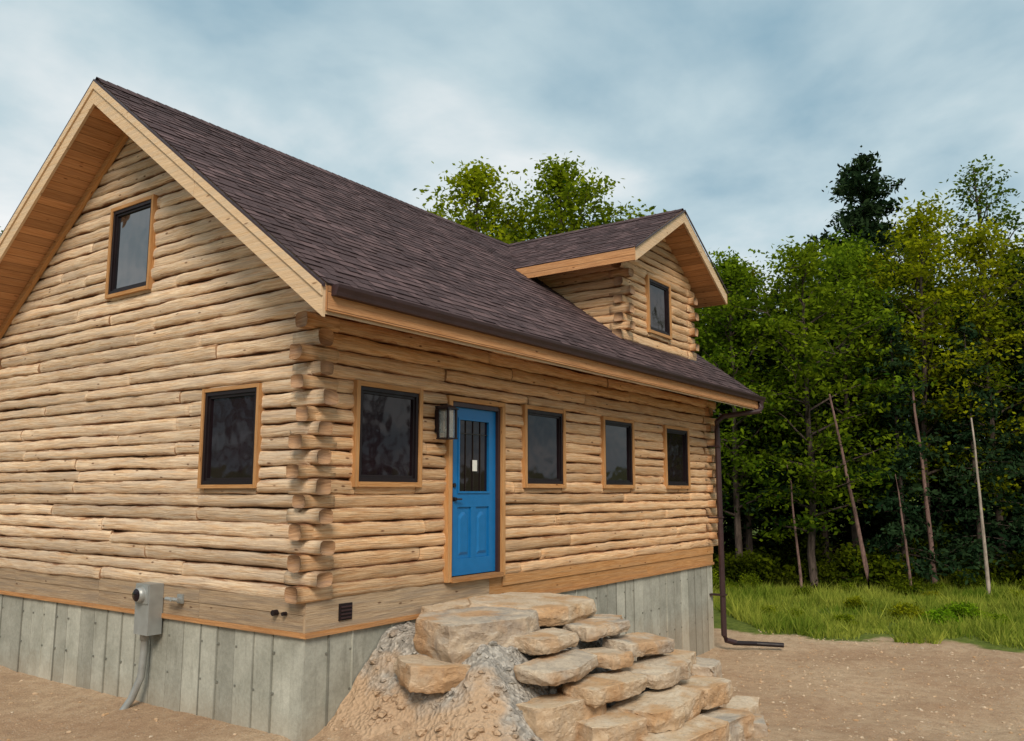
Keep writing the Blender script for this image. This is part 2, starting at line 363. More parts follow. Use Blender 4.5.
for (ya,yb) in ((-EV,YC),(W+EV,YC)):
    za,zb=roof_top(ya),ZR
    top=[(X0,ya,za),(X1,ya,za),(X1,yb,zb),(X0,yb,zb)]
    M.quad(top,M_DARK)
    bot=[(x,y,z_-TH) for x,y,z_ in top]; M.quad(bot,M_SOFF,.55,uv=[(q[0],q[1]*eL/.14) for q in bot])
    M.quad([top[0],top[3],bot[3],bot[0]],M_FASC); M.quad([top[1],top[2],bot[2],bot[1]],M_FASC); M.quad([top[0],top[1],bot[1],bot[0]],M_FASC)
M.build('roof_deck',cabin)
M=MB()
for xx,th in ((X0,-.035),(X1,.035)):
    for ya in (-EV,W+EV):
        for f0,f1 in ((0,.48),(.482,1.0)):
            p0=Vector((xx,ya+(YC-ya)*f0,roof_top(ya+(YC-ya)*f0)-TH-.03)); p1=Vector((xx,ya+(YC-ya)*f1,roof_top(ya+(YC-ya)*f1)-TH-.03))
            M.board(p0,p1,(0,0,TH+.03-.03),(th,0,0),M_FASC,.85)
            M.board(p0+Vector((th,0,.20)),p1+Vector((th,0,.20)),(0,0,.10),(th*.6,0,0),M_FASC,1.)
M.board((X0+.001,-EV,zev-.27),(X1-.001,-EV,zev-.27),(0,0,.24),(0,-.03,0),M_SOFF,.3)
M.board((X0+.001,W+EV,zev-.30),(X1-.001,W+EV,zev-.30),(0,0,.27),(0,.03,0),M_SOFF,.5)
for ya in (.1,W-.1):
    p0=Vector((-.10,ya,roof_top(ya)-TH-.115)); p1=Vector((-.10,YC,ZR-TH-.115)); M.board(p0,p1,(0,0,.11),(.06,0,0),M_TRIM,.6)
M.board((-.02,-.085,3.39),(L+.02,-.085,3.39),(0,0,.2),(0,.05,0),M_TRIM,.35)
M.build('roof_fascia',cabin,bevel=.004)
M=MB()
for xx in (X0-.055,X1+.055):
    for ya in (-EV-.02,W+EV+.02):
        M.board((xx,ya,roof_top(ya)-.035),(xx,YC,ZR-.035),(0,0,.035),(.03 if xx<0 else -.03,0,0),M_GUT)
M.build('drip_edge',cabin)
M=MB(); gy=-EV-.032; gz=zev-.02; gh=.105
prof=[(gy,gz),(gy,gz-gh),(gy-.065,gz-gh),(gy-.075,gz-.07),(gy-.095,gz-.03),(gy-.10,gz),(gy-.088,gz),(gy-.083,gz-.03),(gy-.063,gz-.07),(gy-.056,gz-gh+.012),(gy-.012,gz-gh+.012),(gy-.012,gz)]
gx0,gx1=X0+.04,X1-.02
for i in range(len(prof)):
    p,q=prof[i],prof[(i+1)%len(prof)]; M.quad([(gx0,*p),(gx1,*p),(gx1,*q),(gx0,*q)],M_GUT)
for gx in (gx0,gx1): M.quad([(gx,gy,gz),(gx,gy,gz-gh),(gx,gy-.065,gz-gh),(gx,gy-.075,gz-.07),(gx,gy-.095,gz-.03),(gx,gy-.10,gz)],M_GUT)
M.build('gutter',cabin)
M=MB(); dx_=L-.10; dy_=-.24; pts=[(X1-.2,gy-.05,gz-.09),(X1-.2,gy-.05,gz-.22),(X1-.27,gy-.03,gz-.30),(dx_+.15,dy_-.08,gz-.42),(dx_,dy_,gz-.54),(dx_,dy_,gz-.7),(dx_,dy_,-1.35),(dx_+.03,dy_-.03,-1.44),(dx_+.2,dy_-.15,-1.5)]
tube(M,pts,.055,M_GUT,10)
for zz in (2.3,.9,-.6): M.box((dx_-.065,dy_-.06,zz),(dx_+.065,.02,zz+.03),M_GUT)
M.build('downspout',cabin)
M=MB(); tube(M,[(dx_+.15,dy_-.12,-1.50),(dx_+.5,-.7,-1.53),(dx_+.75,-1.15,-1.55)],.045,M_BLACK,10); M.build('drain_pipe')

# ------------------------------------------------------------ dormer
DX=8.53; DYF=.1; DW0,DW1=7.07,9.99; DSL=.59; DE0,DE1=DX-2.05,DX+2.05; DYO=-.42; DTH=.22; deL=math.hypot(1,DSL)
def dtop(x): return ZR-DSL*abs(x-DX)
dop=[(7.98,8.86,4.36,5.33)]
M=MB()
def dr(z,z1,i):
    hw=(ZR-DTH-.02-z)/DSL; return (max(DW0,DX-hw),min(DW1,DX+hw))
log_wall(M,'x',-1,DYF+.03,4.03,6.35,dr,dop,M_LOGF,.065)
for sg,xx in ((-1,DW0+.03),(1,DW1-.03)):
    log_wall(M,'y',sg,xx,4.03,5.72,lambda z,z1,i:(DYF,(z1-roof_top(0))/SL+.1),[],M_LOGF,.065)
M.build('dormer_log_walls',cabin,True)
M=MB(); cz=[4.03]+[z for z in CZ if 4.08<z<5.6]
for i in range(len(cz)-1):
    z,z1=cz[i],cz[i+1]
    ex=random.uniform(.08,.16); t=random.uniform(.3,.9)
    for cx,sg in ((DW0,-1),(DW1,1)):
        if i%2==0: stub(M,'x',DYF+.05,cx+sg*ex,cx-sg*.25,.095,z,z1,t)
        else: stub(M,'y',cx-sg*.05,DYF-ex,DYF+.25,.095,z,z1,t)
M.build('dormer_log_ends',cabin,True)
M=MB(); M.hexa([(DW0+e,DYF+e,3.9),(DW1-e,DYF+e,3.9),(DW1-e,3.,3.9),(DW0+e,3.,3.9),(DW0+e,DYF+e,5.55),(DW1-e,DYF+e,5.55),(DW1-e,3.,5.55),(DW0+e,3.,5.55)],M_DARK)
M.hexa([(DW0+e,DYF+e,5.55),(DW1-e,DYF+e,5.55),(DW1-e,3.,5.55),(DW0+e,3.,5.55),(DX-.1,DYF+e,6.35),(DX+.1,DYF+e,6.35),(DX+.1,3.,6.35),(DX-.1,3.,6.35)],M_DARK)
M.build('dormer_core',cabin)
M=MB(); vl=2.05*deL
shingle_slope(M,(DE0-.02,3.55,dtop(DE0-.02)+.0),(0,-1,0),3.55-DYO+.02,(1/deL,0,DSL/deL),vl+.03,(-DSL/deL,0,1/deL))
shingle_slope(M,(DE1+.02,DYO-.02,dtop(DE1+.02)+.0),(0,1,0),3.55-DYO+.02,(-1/deL,0,DSL/deL),vl+.03,(DSL/deL,0,1/deL))
a=DYO-.02
while a<3.5:
    for sg in (1,-1): M.quad([(DX,a,ZR+.04),(DX,a+.3,ZR+.027),(DX-sg*.14,a+.3,ZR+.02-.082),(DX-sg*.14,a,ZR+.03-.082)],M_SHING,random.random()*.6)
    a+=.14
M.build('dormer_shingles',cabin)
M=MB()
for xe in (DE0,DE1):
    yb=2.3
    top=[(xe,DYO,dtop(xe)),(DX,DYO,ZR),(DX,3.5,ZR),(xe,yb,dtop(xe))]
    M.quad(top,M_DARK); bot=[(x,y,z_-DTH) for x,y,z_ in top]; M.quad(bot,M_SOFF,.5,uv=[(q[1],q[0]/.14) for q in bot])
    M.quad([top[0],top[1],bot[1],bot[0]],M_FASC); M.quad([top[0],top[3],bot[3],bot[0]],M_FASC)
    M.board((xe,DYO,dtop(xe)-DTH-.02),(DX,DYO,ZR-DTH-.02),(0,0,DTH-.005),(0,-.035,0),M_FASC,.8)
    th=-.03 if xe<DX else .03
    M.board((xe,DYO-.035,dtop(xe)-DTH-.01),(xe,2.3,dtop(xe)-DTH-.01),(0,0,DTH-.01),(th,0,0),M_SOFF,.8)
    M.board((xe+th,DYO-.045,dtop(xe)-.028),(DX,DYO-.045,ZR-.028),(0,0,.03),(0,-.02,0),M_GUT)
M.build('dormer_roof_deck',cabin)
M=MB(); M.board((DW0-.1,DYF-.09,roof_top(DYF-.09)+.02),(DW1+.1,DYF-.09,roof_top(DYF-.09)+.02),(0,.05,.05),(0,.02,0),M_GUT); M.build('dormer_flashing',cabin)

# ------------------------------------------------------------ windows / door
def window(name,axis,fixed,a0,a1,z0,z1,tw=.075,trimt=.55,glass=None):
    M=MB(); G=MB()
    def bx(mb,A0,A1,d0,d1,Z0_,Z1_,m,t=.5):
        d0_,d1_=fixed-d1,fixed-d0
        if axis=='x': mb.box((A0,d0_,Z0_),(A1,d1_,Z1_),m,t)
        else: mb.box((d0_,A0,Z0_),(d1_,A1,Z1_),m,t)
    D=.074
    bx(M,a0-tw,a0,-.02,D,z0-tw,z1+tw,M_TRIM,trimt); bx(M,a1,a1+tw,-.02,D,z0-tw,z1+tw,M_TRIM,trimt*1.1)
    bx(M,a0+.001,a1-.001,-.02,D-.004,z1,z1+tw,M_TRIM,trimt*.9); bx(M,a0+.001,a1-.001,-.02,D+.006,z0-tw,z0,M_TRIM,trimt)
    fr=.045
    for (A,B,C_,E) in ((a0+.001,a0+fr,z0+.001,z1-.001),(a1-fr,a1-.001,z0+.001,z1-.001),(a0+fr+.001,a1-fr-.001,z1-fr,z1-.001),(a0+fr+.001,a1-fr-.001,z0+.001,z0+fr)): bx(M,A,B,-.01,.055,C_,E,M_BLACK)
    f2=.075
    for (A,B,C_,E) in ((a0+fr+.001,a0+f2,z0+fr+.001,z1-fr-.001),(a1-f2,a1-fr-.001,z0+fr+.001,z1-fr-.001),(a0+f2+.001,a1-f2-.001,z1-f2,z1-fr-.001),(a0+f2+.001,a1-f2-.001,z0+fr+.001,z0+f2)): bx(M,A,B,-.012,.035,C_,E,M_BLACK)
    bx(G,a0+f2,a1-f2,-.02,.012,z0+f2,z1-f2,glass or M_SCREEN)
    o1=M.build(name,cabin,bevel=.003); g=G.build(name+'_glass',o1)
    return o1
for (a,b,c_,d_) in (front_open[0],front_open[2],front_open[3],front_open[4]): window('front_window','x',0.0,a,b,c_,d_,.055,.55)
window('gable_window','y',0.0,*left_open[0],.04,.3); window('gable_window','y',0.0,*left_open[1],.045,.3,M_GLASS); window('dormer_window','x',DYF,*dop[0],.055,.5)
M=MB(); a0,a1,z0,z1=2.17,3.21,.39,2.52
M.box((a0-.07,-.085,.345),(a0,.03,z1+.02),M_TRIM,.75); M.box((a1,-.085,.345),(a1+.07,.03,z1+.02),M_TRIM,.6); M.box((a0-.07,-.082,z1+.021),(a1+.07,.03,z1+.08),M_TRIM,.6)
M.box((a0+.001,-.05,z0),(a0+.05,.045,z1),M_GUT,.4); M.box((a1-.05,-.05,z0),(a1-.001,.045,z1),M_GUT,.3); M.box((a0+.051,-.05,z1-.04),(a1-.051,.045,z1+.019),M_GUT,.3)
M.box((a0,-.11,.335),(a1,.03,.389),M_SILL,.3)
M.build('door_frame',cabin,bevel=.004)
M=MB(); b0,b1,c0,c1=a0+.053,a1-.053,z0+.012,z1-.043; yf=-.008
gl=(b0+.14,b1-.14,c0+1.0,c1-.13)
yb_=.0245
M.box((b0,yf,c0),(b0+.14,yb_,c1),M_BLUE); M.box((b1-.14,yf,c0),(b1,yb_,c1),M_BLUE)
M.box((b0+.1401,yf+.0005,c0),(b1-.1401,yb_,c0+.2),M_BLUE); M.box((b0+.1401,yf+.0005,gl[2]-.17),(b1-.1401,yb_,gl[2]),M_BLUE); M.box((b0+.1401,yf+.0005,gl[3]),(b1-.1401,yb_,c1),M_BLUE)
cm=(b0+b1)/2
M.box((cm-.05,yf+.001,c0+.201),(cm+.05,yb_,gl[2]-.171),M_BLUE)
for (p0,p1) in ((b0+.141,cm-.051),(cm+.051,b1-.141)):
    M.box((p0,yf+.020,c0+.201),(p1,yb_-.001,gl[2]-.171),M_BLUE)
    q=.04; pts=[(p0+q,c0+.201+q),(p1-q,c0+.201+q),(p1-q,gl[2]-.29)]; n_=8
    for k in range(1,n_): 
        tt=k/n_; pts.append((p1-q-(p1-p0-2*q)*tt,gl[2]-.29+.06*math.sin(math.pi*tt)))
    pts.append((p0+q,gl[2]-.29))
    ctr=((p0+p1)/2,(c0+gl[2])/2); inn=[((x-ctr[0])*.72+ctr[0],(z_-ctr[1])*.86+ctr[1]) for x,z_ in pts]
    for k in range(len(pts)):
        k2=(k+1)%len(pts); M.quad([(pts[k][0],yf+.0195,pts[k][1]),(pts[k2][0],yf+.0195,pts[k2][1]),(inn[k2][0],yf+.002,inn[k2][1]),(inn[k][0],yf+.002,inn[k][1])],M_BLUE)
    M.quad([(x,yf+.002,z_) for x,z_ in inn],M_BLUE)
door=M.build('blue_door',cabin,bevel=.004)
M=MB(); q=.025
M.box((gl[0],yf-.014,gl[2]),(gl[0]+q,.012,gl[3]),M_BLUE); M.box((gl[1]-q,yf-.014,gl[2]),(gl[1],.012,gl[3]),M_BLUE); M.box((gl[0]+q,yf-.013,gl[2]),(gl[1]-q,.012,gl[2]+q),M_BLUE); M.box((gl[0]+q,yf-.013,gl[3]-q),(gl[1]-q,.012,gl[3]),M_BLUE)
M.build('door_lite_frame',door,bevel=.004)
M=MB(); M.box((gl[0]+.01,.013,gl[2]+.01),(gl[1]-.01,.022,gl[3]-.01),M_SCREEN); M.build('door_glass',door)
M=MB()
for k in (1,2,3):
    x=gl[0]+q+(gl[1]-gl[0]-2*q)*k/4; M.box((x-.005,.001,gl[2]+q),(x+.005,.012,gl[3]-q),M_BRASS)
M.box((gl[0]+q,.000,gl[3]-.2),(gl[1]-q,.0115,gl[3]-.19),M_BRASS)
M.build('door_muntins',door)
M=MB(); M.box((cm-.02,-.008,gl[2]+.28),(cm+.07,-.001,gl[2]+.42),M_WHITE); M.build('door_sticker',door)
M=MB(); tube(M,[(b0+.07,0,1.33),(b0+.07,-.05,1.33)],[.03,.022],M_BRASS,12); tube(M,[(b0+.07,-.05,1.33),(b0+.17,-.055,1.33)],.011,M_BRASS,8); tube(M,[(b0+.07,0,1.5),(b0+.07,-.025,1.5)],.028,M_BRASS,12); M.build('door_handle',door)

lan=empty('wall_lantern',(1.93,-.19,2.25)); 
M=MB(); s_=.075
for sx in (-1,1):
    for sy in (-1,1): M.box((sx*s_-.012,sy*s_-.012,-.19),(sx*s_+.012,sy*s_+.012,.15),M_BLACK)
M.box((-.092,-.092,-.205),(.092,.092,-.19),M_BLACK); M.box((-.10,-.10,.15),(.10,.10,.168),M_BLACK)
M.hexa([(-.09,-.09,.168),(.09,-.09,.168),(.09,.09,.168),(-.09,.09,.168),(-.03,-.03,.21),(.03,-.03,.21),(.03,.03,.21),(-.03,.03,.21)],M_BLACK)
M.box((-.055,.105,-.12),(.055,.15,.2),M_BLACK); M.box((-.012,.0,.205),(.012,.11,.225),M_BLACK); tube(M,[(0,0,-.19),(0,0,-.08)],.018,M_WHITE,8)
M.build('lantern_frame',lan,bevel=.002)
M=MB(); 
for (a,b) in (((-.066,-.066,-.185),(.066,-.063,.145)),((-.066,.063,-.185),(.066,.066,.145)),((-.066,-.062,-.185),(-.063,.062,.145)),((.063,-.062,-.185),(.066,.062,.145))): M.box(a,b,M_LGL)
M.build('lantern_glass',lan)
M=MB(); M.box((.42,-.028,.10),(.60,-.013,.27),M_BLACK)
for k in range(4): M.box((.435,-.04,.118+k*.037),(.585,-.0285,.132+k*.037),M_GUT)
M.build('crawlspace_vent',cabin)
M=MB(); M.box((-.045,2.02,.17),(-.023,2.12,.27),M_META); tube(M,[(-.045,2.07,.22),(-.16,2.07,.22)],.018,M_META,8); tube(M,[(-.12,1.98,.22),(-.12,2.22,.22)],.022,M_META,8); M.build('hose_bib',cabin)
M=MB(); tube(M,[(-.02,.42,.2),(-.08,.42,.2)],.03,M_BLACK,10); tube(M,[(-.02,.28,.2),(-.07,.28,.2)],.02,M_BLACK,10); M.build('pipe_stub',cabin)
em=empty('electric_meter',(-.12,2.56,0))
M=MB(); M.box((-.08,-.14,-.2),(.095,.14,.37),M_META); M.box((-.095,-.125,.15),(-.081,.125,.36),M_META); M.build('meter_box',em,bevel=.012)
M=MB(); tube(M,[(-.08,0,.25),(-.11,0,.25),(-.16,0,.25)],[.09,.09,.075],M_META,20); tube(M,[(-.16,0,.25),(-.18,0,.25)],[.072,.05],M_SCREEN,20); M.build('meter_dial',em,True)
M=MB(); tube(M,[(0,.03,-.2),(0,.03,-.4),(-.01,.05,-.68),(-.06,.13,-.92),(-.14,.2,-1.08),(-.2,.24,-1.15)],.042,M_META,10); tube(M,[(0,.03,-.2),(0,.03,-.27)],.055,M_META,10); M.build('conduit',em,True)

# ------------------------------------------------------------ ground
def hyp(*a): return math.sqrt(sum(q*q for q in a))
def gz_(x,y):
    b=-1.02-.60*smooth(0,8,x)
    b+=.10*N1(x*.35,y*.35,4)+.035*N1(x*1.3,y*1.3,7)+.012*N1(x*5,y*5,2)
    if y<-3: b+=.02*(-3-y) if y>-8 else .1
    d=hyp(x-15,y); 
    if d>25: b+=min(6,(d-25)*.05)
    m=-.25-.60*hyp(max(0,1.40-x),max(0,-.9-y)*1.05,max(0,x-3.6)*1.3)+.06*N1(x*2.2,y*2.2,1)+.025*N1(x*8,y*8,1)
    k=.12; h=max(k-abs(b-m),0)/k
    return max(b,m)+h*h*k*.25
def grassf(x,y):
    d=(x-11.6)*.86+(y-0.0)*.38
    d=d+ (1.5*N1(x*.3,y*.3,11))+.8*N1(x*.9,y*.9,1); g=smooth(-.6,1.2,d)
    d2=hyp(x-2,y-0); g=max(g,smooth(15,19,d2+1.5*N1(x*.2,y*.2)))
    return g
def axis_pts(lo,hi,step):
    c=list(np.arange(lo,hi+.001,step)); s=step; a=lo; out=[]
    while a>-420: s*=1.22; a-=s; out.append(a)
    out=out[::-1]; s=step; b=c[-1]; o2=[]
    while b<420: s*=1.22; b+=s; o2.append(b)
    return out+c+o2
xs=axis_pts(-5,20,.12); ys=axis_pts(-7,8,.12)
V=[];Gm=[]
for y in ys:
    for x in xs: V.append((x,y,gz_(x,y))); Gm.append(grassf(x,y))
nx=len(xs); F=[(j*nx+i,j*nx+i+1,(j+1)*nx+i+1,(j+1)*nx+i) for j in range(len(ys)-1) for i in range(nx-1)]
me=bpy.data.meshes.new('ground'); me.from_pydata(V,[],F); me.materials.append(M_GND); me.polygons.foreach_set('use_smooth',[True]*len(F))
at=me.attributes.new('grass','FLOAT','POINT'); at.data.foreach_set('value',Gm); o=bpy.data.objects.new('ground',me); SC.collection.objects.link(o)

# ------------------------------------------------------------ stone steps
steps=empty('stone_steps',(0,0,0))
def rub(x,y):
    xl=1.15+.25*min(0,y+1.2)
    h=-.08-.88*hyp(max(0,-1.35-y),max(0,x-3.05)*.85,max(0,xl-x)*1.15)
    return h+.08*N1(x*2.5,y*2.5,3)+.04*N1(x*9,y*9,5)+.018*N1(x*22,y*22,5)
V=[];F=[];xs_=np.arange(.0,5.2,.04);ys_=np.arange(-3.5,.04,.04)
for y in ys_:
    for x in xs_: V.append((x,min(y,.0),max(rub(x,y),gz_(x,y)-.08)))
n_=len(xs_); F=[(j*n_+i,j*n_+i+1,(j+1)*n_+i+1,(j+1)*n_+i) for j in range(len(ys_)-1) for i in range(n_-1)]
me=bpy.data.meshes.new('rubble_fill'); me.from_pydata(V,[],F); me.materials.append(M_RUB); me.polygons.foreach_set('use_smooth',[True]*len(F)); o=bpy.data.objects.new('rubble_fill',me); SC.collection.objects.link(o); o.parent=steps
import bmesh
def stone(name,x,y,ztop,l,w_,h,rot,seed,tilt=(0,0),rounded=0.,parent=None):
    rnd=random.Random(seed*7+1); bm=bmesh.new()
    n=rnd.choice((6,7,8)); out=[]
    for k in range(n):
        a=2*math.pi*(k+.5+rnd.uniform(-.3,.3))/n; c,s=math.cos(a),math.sin(a); e=.35
        out.append((math.copysign(abs(c)**e,c)*l/2*rnd.uniform(.88,1.08),math.copysign(abs(s)**e,s)*w_/2*rnd.uniform(.86,1.08)))
    sl=(rnd.uniform(-.03,.03),rnd.uniform(-.03,.03))
    top=[bm.verts.new((px*.98,py*.97,px*sl[0]+py*sl[1]+rnd.uniform(-.006,.002))) for px,py in out]; mid=[bm.verts.new((px*rnd.uniform(.99,1.04),py*rnd.uniform(.99,1.05),-h*rnd.uniform(.3,.8))) for px,py in out]; bot=[bm.verts.new((px*rnd.uniform(.9,1),py*rnd.uniform(.88,1),-h)) for px,py in out]
    bmesh.ops.convex_hull(bm,input=bm.verts)
    bmesh.ops.dissolve_limit(bm,angle_limit=math.radians(4),verts=bm.verts,edges=bm.edges)
    bmesh.ops.bevel(bm,geom=list(bm.edges),offset=.006+rounded,segments=1+(rounded>0),affect='EDGES',profile=.6)
    bmesh.ops.triangulate(bm,faces=bm.faces)
    for it in range(5):
        bmesh.ops.subdivide_edges(bm,edges=[e for e in bm.edges if e.calc_length()>.045],cuts=1); bmesh.ops.triangulate(bm,faces=[f for f in bm.faces if len(f.verts)>3])
    bm.normal_update()
    off=[]
    for v in bm.verts:
        p=v.co; q=p*2.2+Vector((seed*3.3,0,0)); side=1-max(0,v.normal.z)*.75
        d=Vector((noise.noise(q),noise.noise(q+Vector((9,0,0))),noise.noise(q+Vector((0,9,0)))*.3))*.022
        # chipped facets: quantised noise along the normal
        ch=noise.noise(Vector((p.x*5+seed,p.y*5,p.z*9))); ch=round(ch*4)/4*.028*side
        q=p*14; fine=noise.noise(q)*.010*side+noise.noise(q*2.3)*.005
        off.append((v,d+v.normal*(ch+fine)))
    for v,d in off: v.co=v.co+d
    me=bpy.data.meshes.new(name); bm.to_mesh(me); bm.free(); me.materials.append(M_STONE)
    me.polygons.foreach_set('use_smooth',[True]*len(me.polygons)); 
    try: me.set_sharp_from_angle(angle=math.radians(20))
    except Exception: pass
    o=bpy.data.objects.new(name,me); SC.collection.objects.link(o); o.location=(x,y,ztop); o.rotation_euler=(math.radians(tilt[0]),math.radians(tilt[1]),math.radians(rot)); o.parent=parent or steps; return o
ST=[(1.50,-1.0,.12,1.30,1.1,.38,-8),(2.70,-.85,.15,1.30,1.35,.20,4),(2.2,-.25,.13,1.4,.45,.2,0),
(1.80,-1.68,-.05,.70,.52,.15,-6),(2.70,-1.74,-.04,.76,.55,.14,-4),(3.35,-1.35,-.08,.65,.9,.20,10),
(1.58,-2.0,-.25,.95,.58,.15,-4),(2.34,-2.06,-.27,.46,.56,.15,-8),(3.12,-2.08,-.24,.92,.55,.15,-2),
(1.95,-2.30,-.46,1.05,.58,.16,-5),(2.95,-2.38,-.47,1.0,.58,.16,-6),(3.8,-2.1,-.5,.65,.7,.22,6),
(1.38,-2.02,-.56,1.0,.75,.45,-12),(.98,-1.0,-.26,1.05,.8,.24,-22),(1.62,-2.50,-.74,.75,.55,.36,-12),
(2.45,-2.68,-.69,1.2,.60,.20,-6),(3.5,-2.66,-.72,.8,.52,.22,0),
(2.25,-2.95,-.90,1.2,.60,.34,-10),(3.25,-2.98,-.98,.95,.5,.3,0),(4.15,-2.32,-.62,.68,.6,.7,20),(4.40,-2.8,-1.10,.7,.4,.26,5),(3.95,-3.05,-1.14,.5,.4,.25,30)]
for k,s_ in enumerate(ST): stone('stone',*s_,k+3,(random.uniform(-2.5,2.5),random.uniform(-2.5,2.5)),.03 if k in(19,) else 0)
def scatter_stones(name,pts,parent=None,mat=M_STONE):
    V=[];F=[]
    ico=[(0,0,-1),(.72,-.53,-.45),(-.28,-.85,-.45),(-.89,0,-.45),(-.28,.85,-.45),(.72,.53,-.45),(.28,-.85,.45),(-.72,-.53,.45),(-.72,.53,.45),(.28,.85,.45),(.89,0,.45),(0,0,1)]
    fc=[(0,1,2),(1,0,5),(0,2,3),(0,3,4),(0,4,5),(1,5,10),(2,1,6),(3,2,7),(4,3,8),(5,4,9),(1,10,6),(2,6,7),(3,7,8),(4,8,9),(5,9,10),(6,10,11),(7,6,11),(8,7,11),(9,8,11),(10,9,11)]
    for (x,y,z_,r) in pts:
        b=len(V); sx,sy,sz=r*random.uniform(.7,1.3),r*random.uniform(.7,1.3),r*random.uniform(.4,.8); a=random.uniform(0,6.28)
        for p in ico:
            k=random.uniform(.75,1.2); px,py=p[0]*sx*k,p[1]*sy*k; V.append((x+px*math.cos(a)-py*math.sin(a),y+px*math.sin(a)+py*math.cos(a),z_+p[2]*sz*k))
        F+=[tuple(b+i for i in f) for f in fc]
    me=bpy.data.meshes.new(name); me.from_pydata(V,[],F); me.materials.append(mat); o=bpy.data.objects.new(name,me); SC.collection.objects.link(o); o.parent=parent; return o
pts=[]
for _ in range(1800):
    x=random.uniform(.3,5.); y=random.uniform(-3.4,-.1); zz=max(rub(x,y),gz_(x,y)-.05)
    if zz>gz_(x,y)-.03: pts.append((x,y,zz,min(.09,abs(random.gauss(.012,.025))+.008)))
scatter_stones('rubble_chunks',pts,steps,M_RUB)
pts=[]
for _ in range(3200):
    x=random.uniform(-4,13); y=random.uniform(-7,-.1) if x>-.2 or random.random()<.3 else random.uniform(-5,8)
    if x>-.1 and y>-.1: continue
    pts.append((x,y,gz_(x,y)+.003,min(.06,abs(random.gauss(0,.012))+.006)))
scatter_stones('gravel',pts)

# ------------------------------------------------------------ trees
class TB:
    def __init__(s): s.M=MB(); s.lc=[];s.ls=[];s.lt=[];s.el=[]
    def leaves(s,c,n,sig,size,tone,elong=1.):
        s.lc.append(np.random.normal(size=(n,3))*np.array(sig)+np.array(c)); s.ls.append(np.random.uniform(.6,1.25,n)*size); s.lt.append(np.clip(tone+np.random.normal(size=n)*.12,0,1)); s.el.append(np.full(n,elong))
    def mesh(s,name,leafmat,up=.6,bark=None):
        M=s.M; nv=len(M.v); C=np.concatenate(s.lc);S=np.concatenate(s.ls);T=np.concatenate(s.lt);E=np.concatenate(s.el); n=len(C)
        nr=np.random.normal(size=(n,3)); nr[:,2]+=up*2; nr/=np.linalg.norm(nr,axis=1)[:,None]
        a=np.cross(nr,np.random.normal(size=(n,3))); a/=np.linalg.norm(a,axis=1)[:,None]; b=np.cross(nr,a)
        S=S[:,None]; q=np.stack([C-a*S*E[:,None],C-b*S*.55,C+a*S*E[:,None],C+b*S*.55],1).reshape(-1,3)
        me=bpy.data.meshes.new(name); nf=len(M.f)
        allv=np.concatenate([np.array(M.v).reshape(-1,3),q]) if nv else q
        me.vertices.add(len(allv)); me.vertices.foreach_set('co',allv.ravel())
        fl=[len(f) for f in M.f]+[4]*n; idx=[i for f in M.f for i in f]+list(range(nv,nv+4*n))
        me.loops.add(len(idx)); me.loops.foreach_set('vertex_index',idx); me.polygons.add(len(fl)); st=np.concatenate([[0],np.cumsum(fl)[:-1]]).astype(int)
        me.polygons.foreach_set('loop_start',st); me.polygons.foreach_set('loop_total',fl)
        me.materials.append(bark or M_BARK); me.materials.append(leafmat); me.polygons.foreach_set('material_index',[0]*nf+[1]*n)
        me.polygons.foreach_set('use_smooth',[True]*nf+[False]*n)
        at=me.attributes.new('tone','FLOAT','FACE'); at.data.foreach_set('value',np.concatenate([np.zeros(nf),T]))
        me.update(calc_edges=True); me.validate(); return me
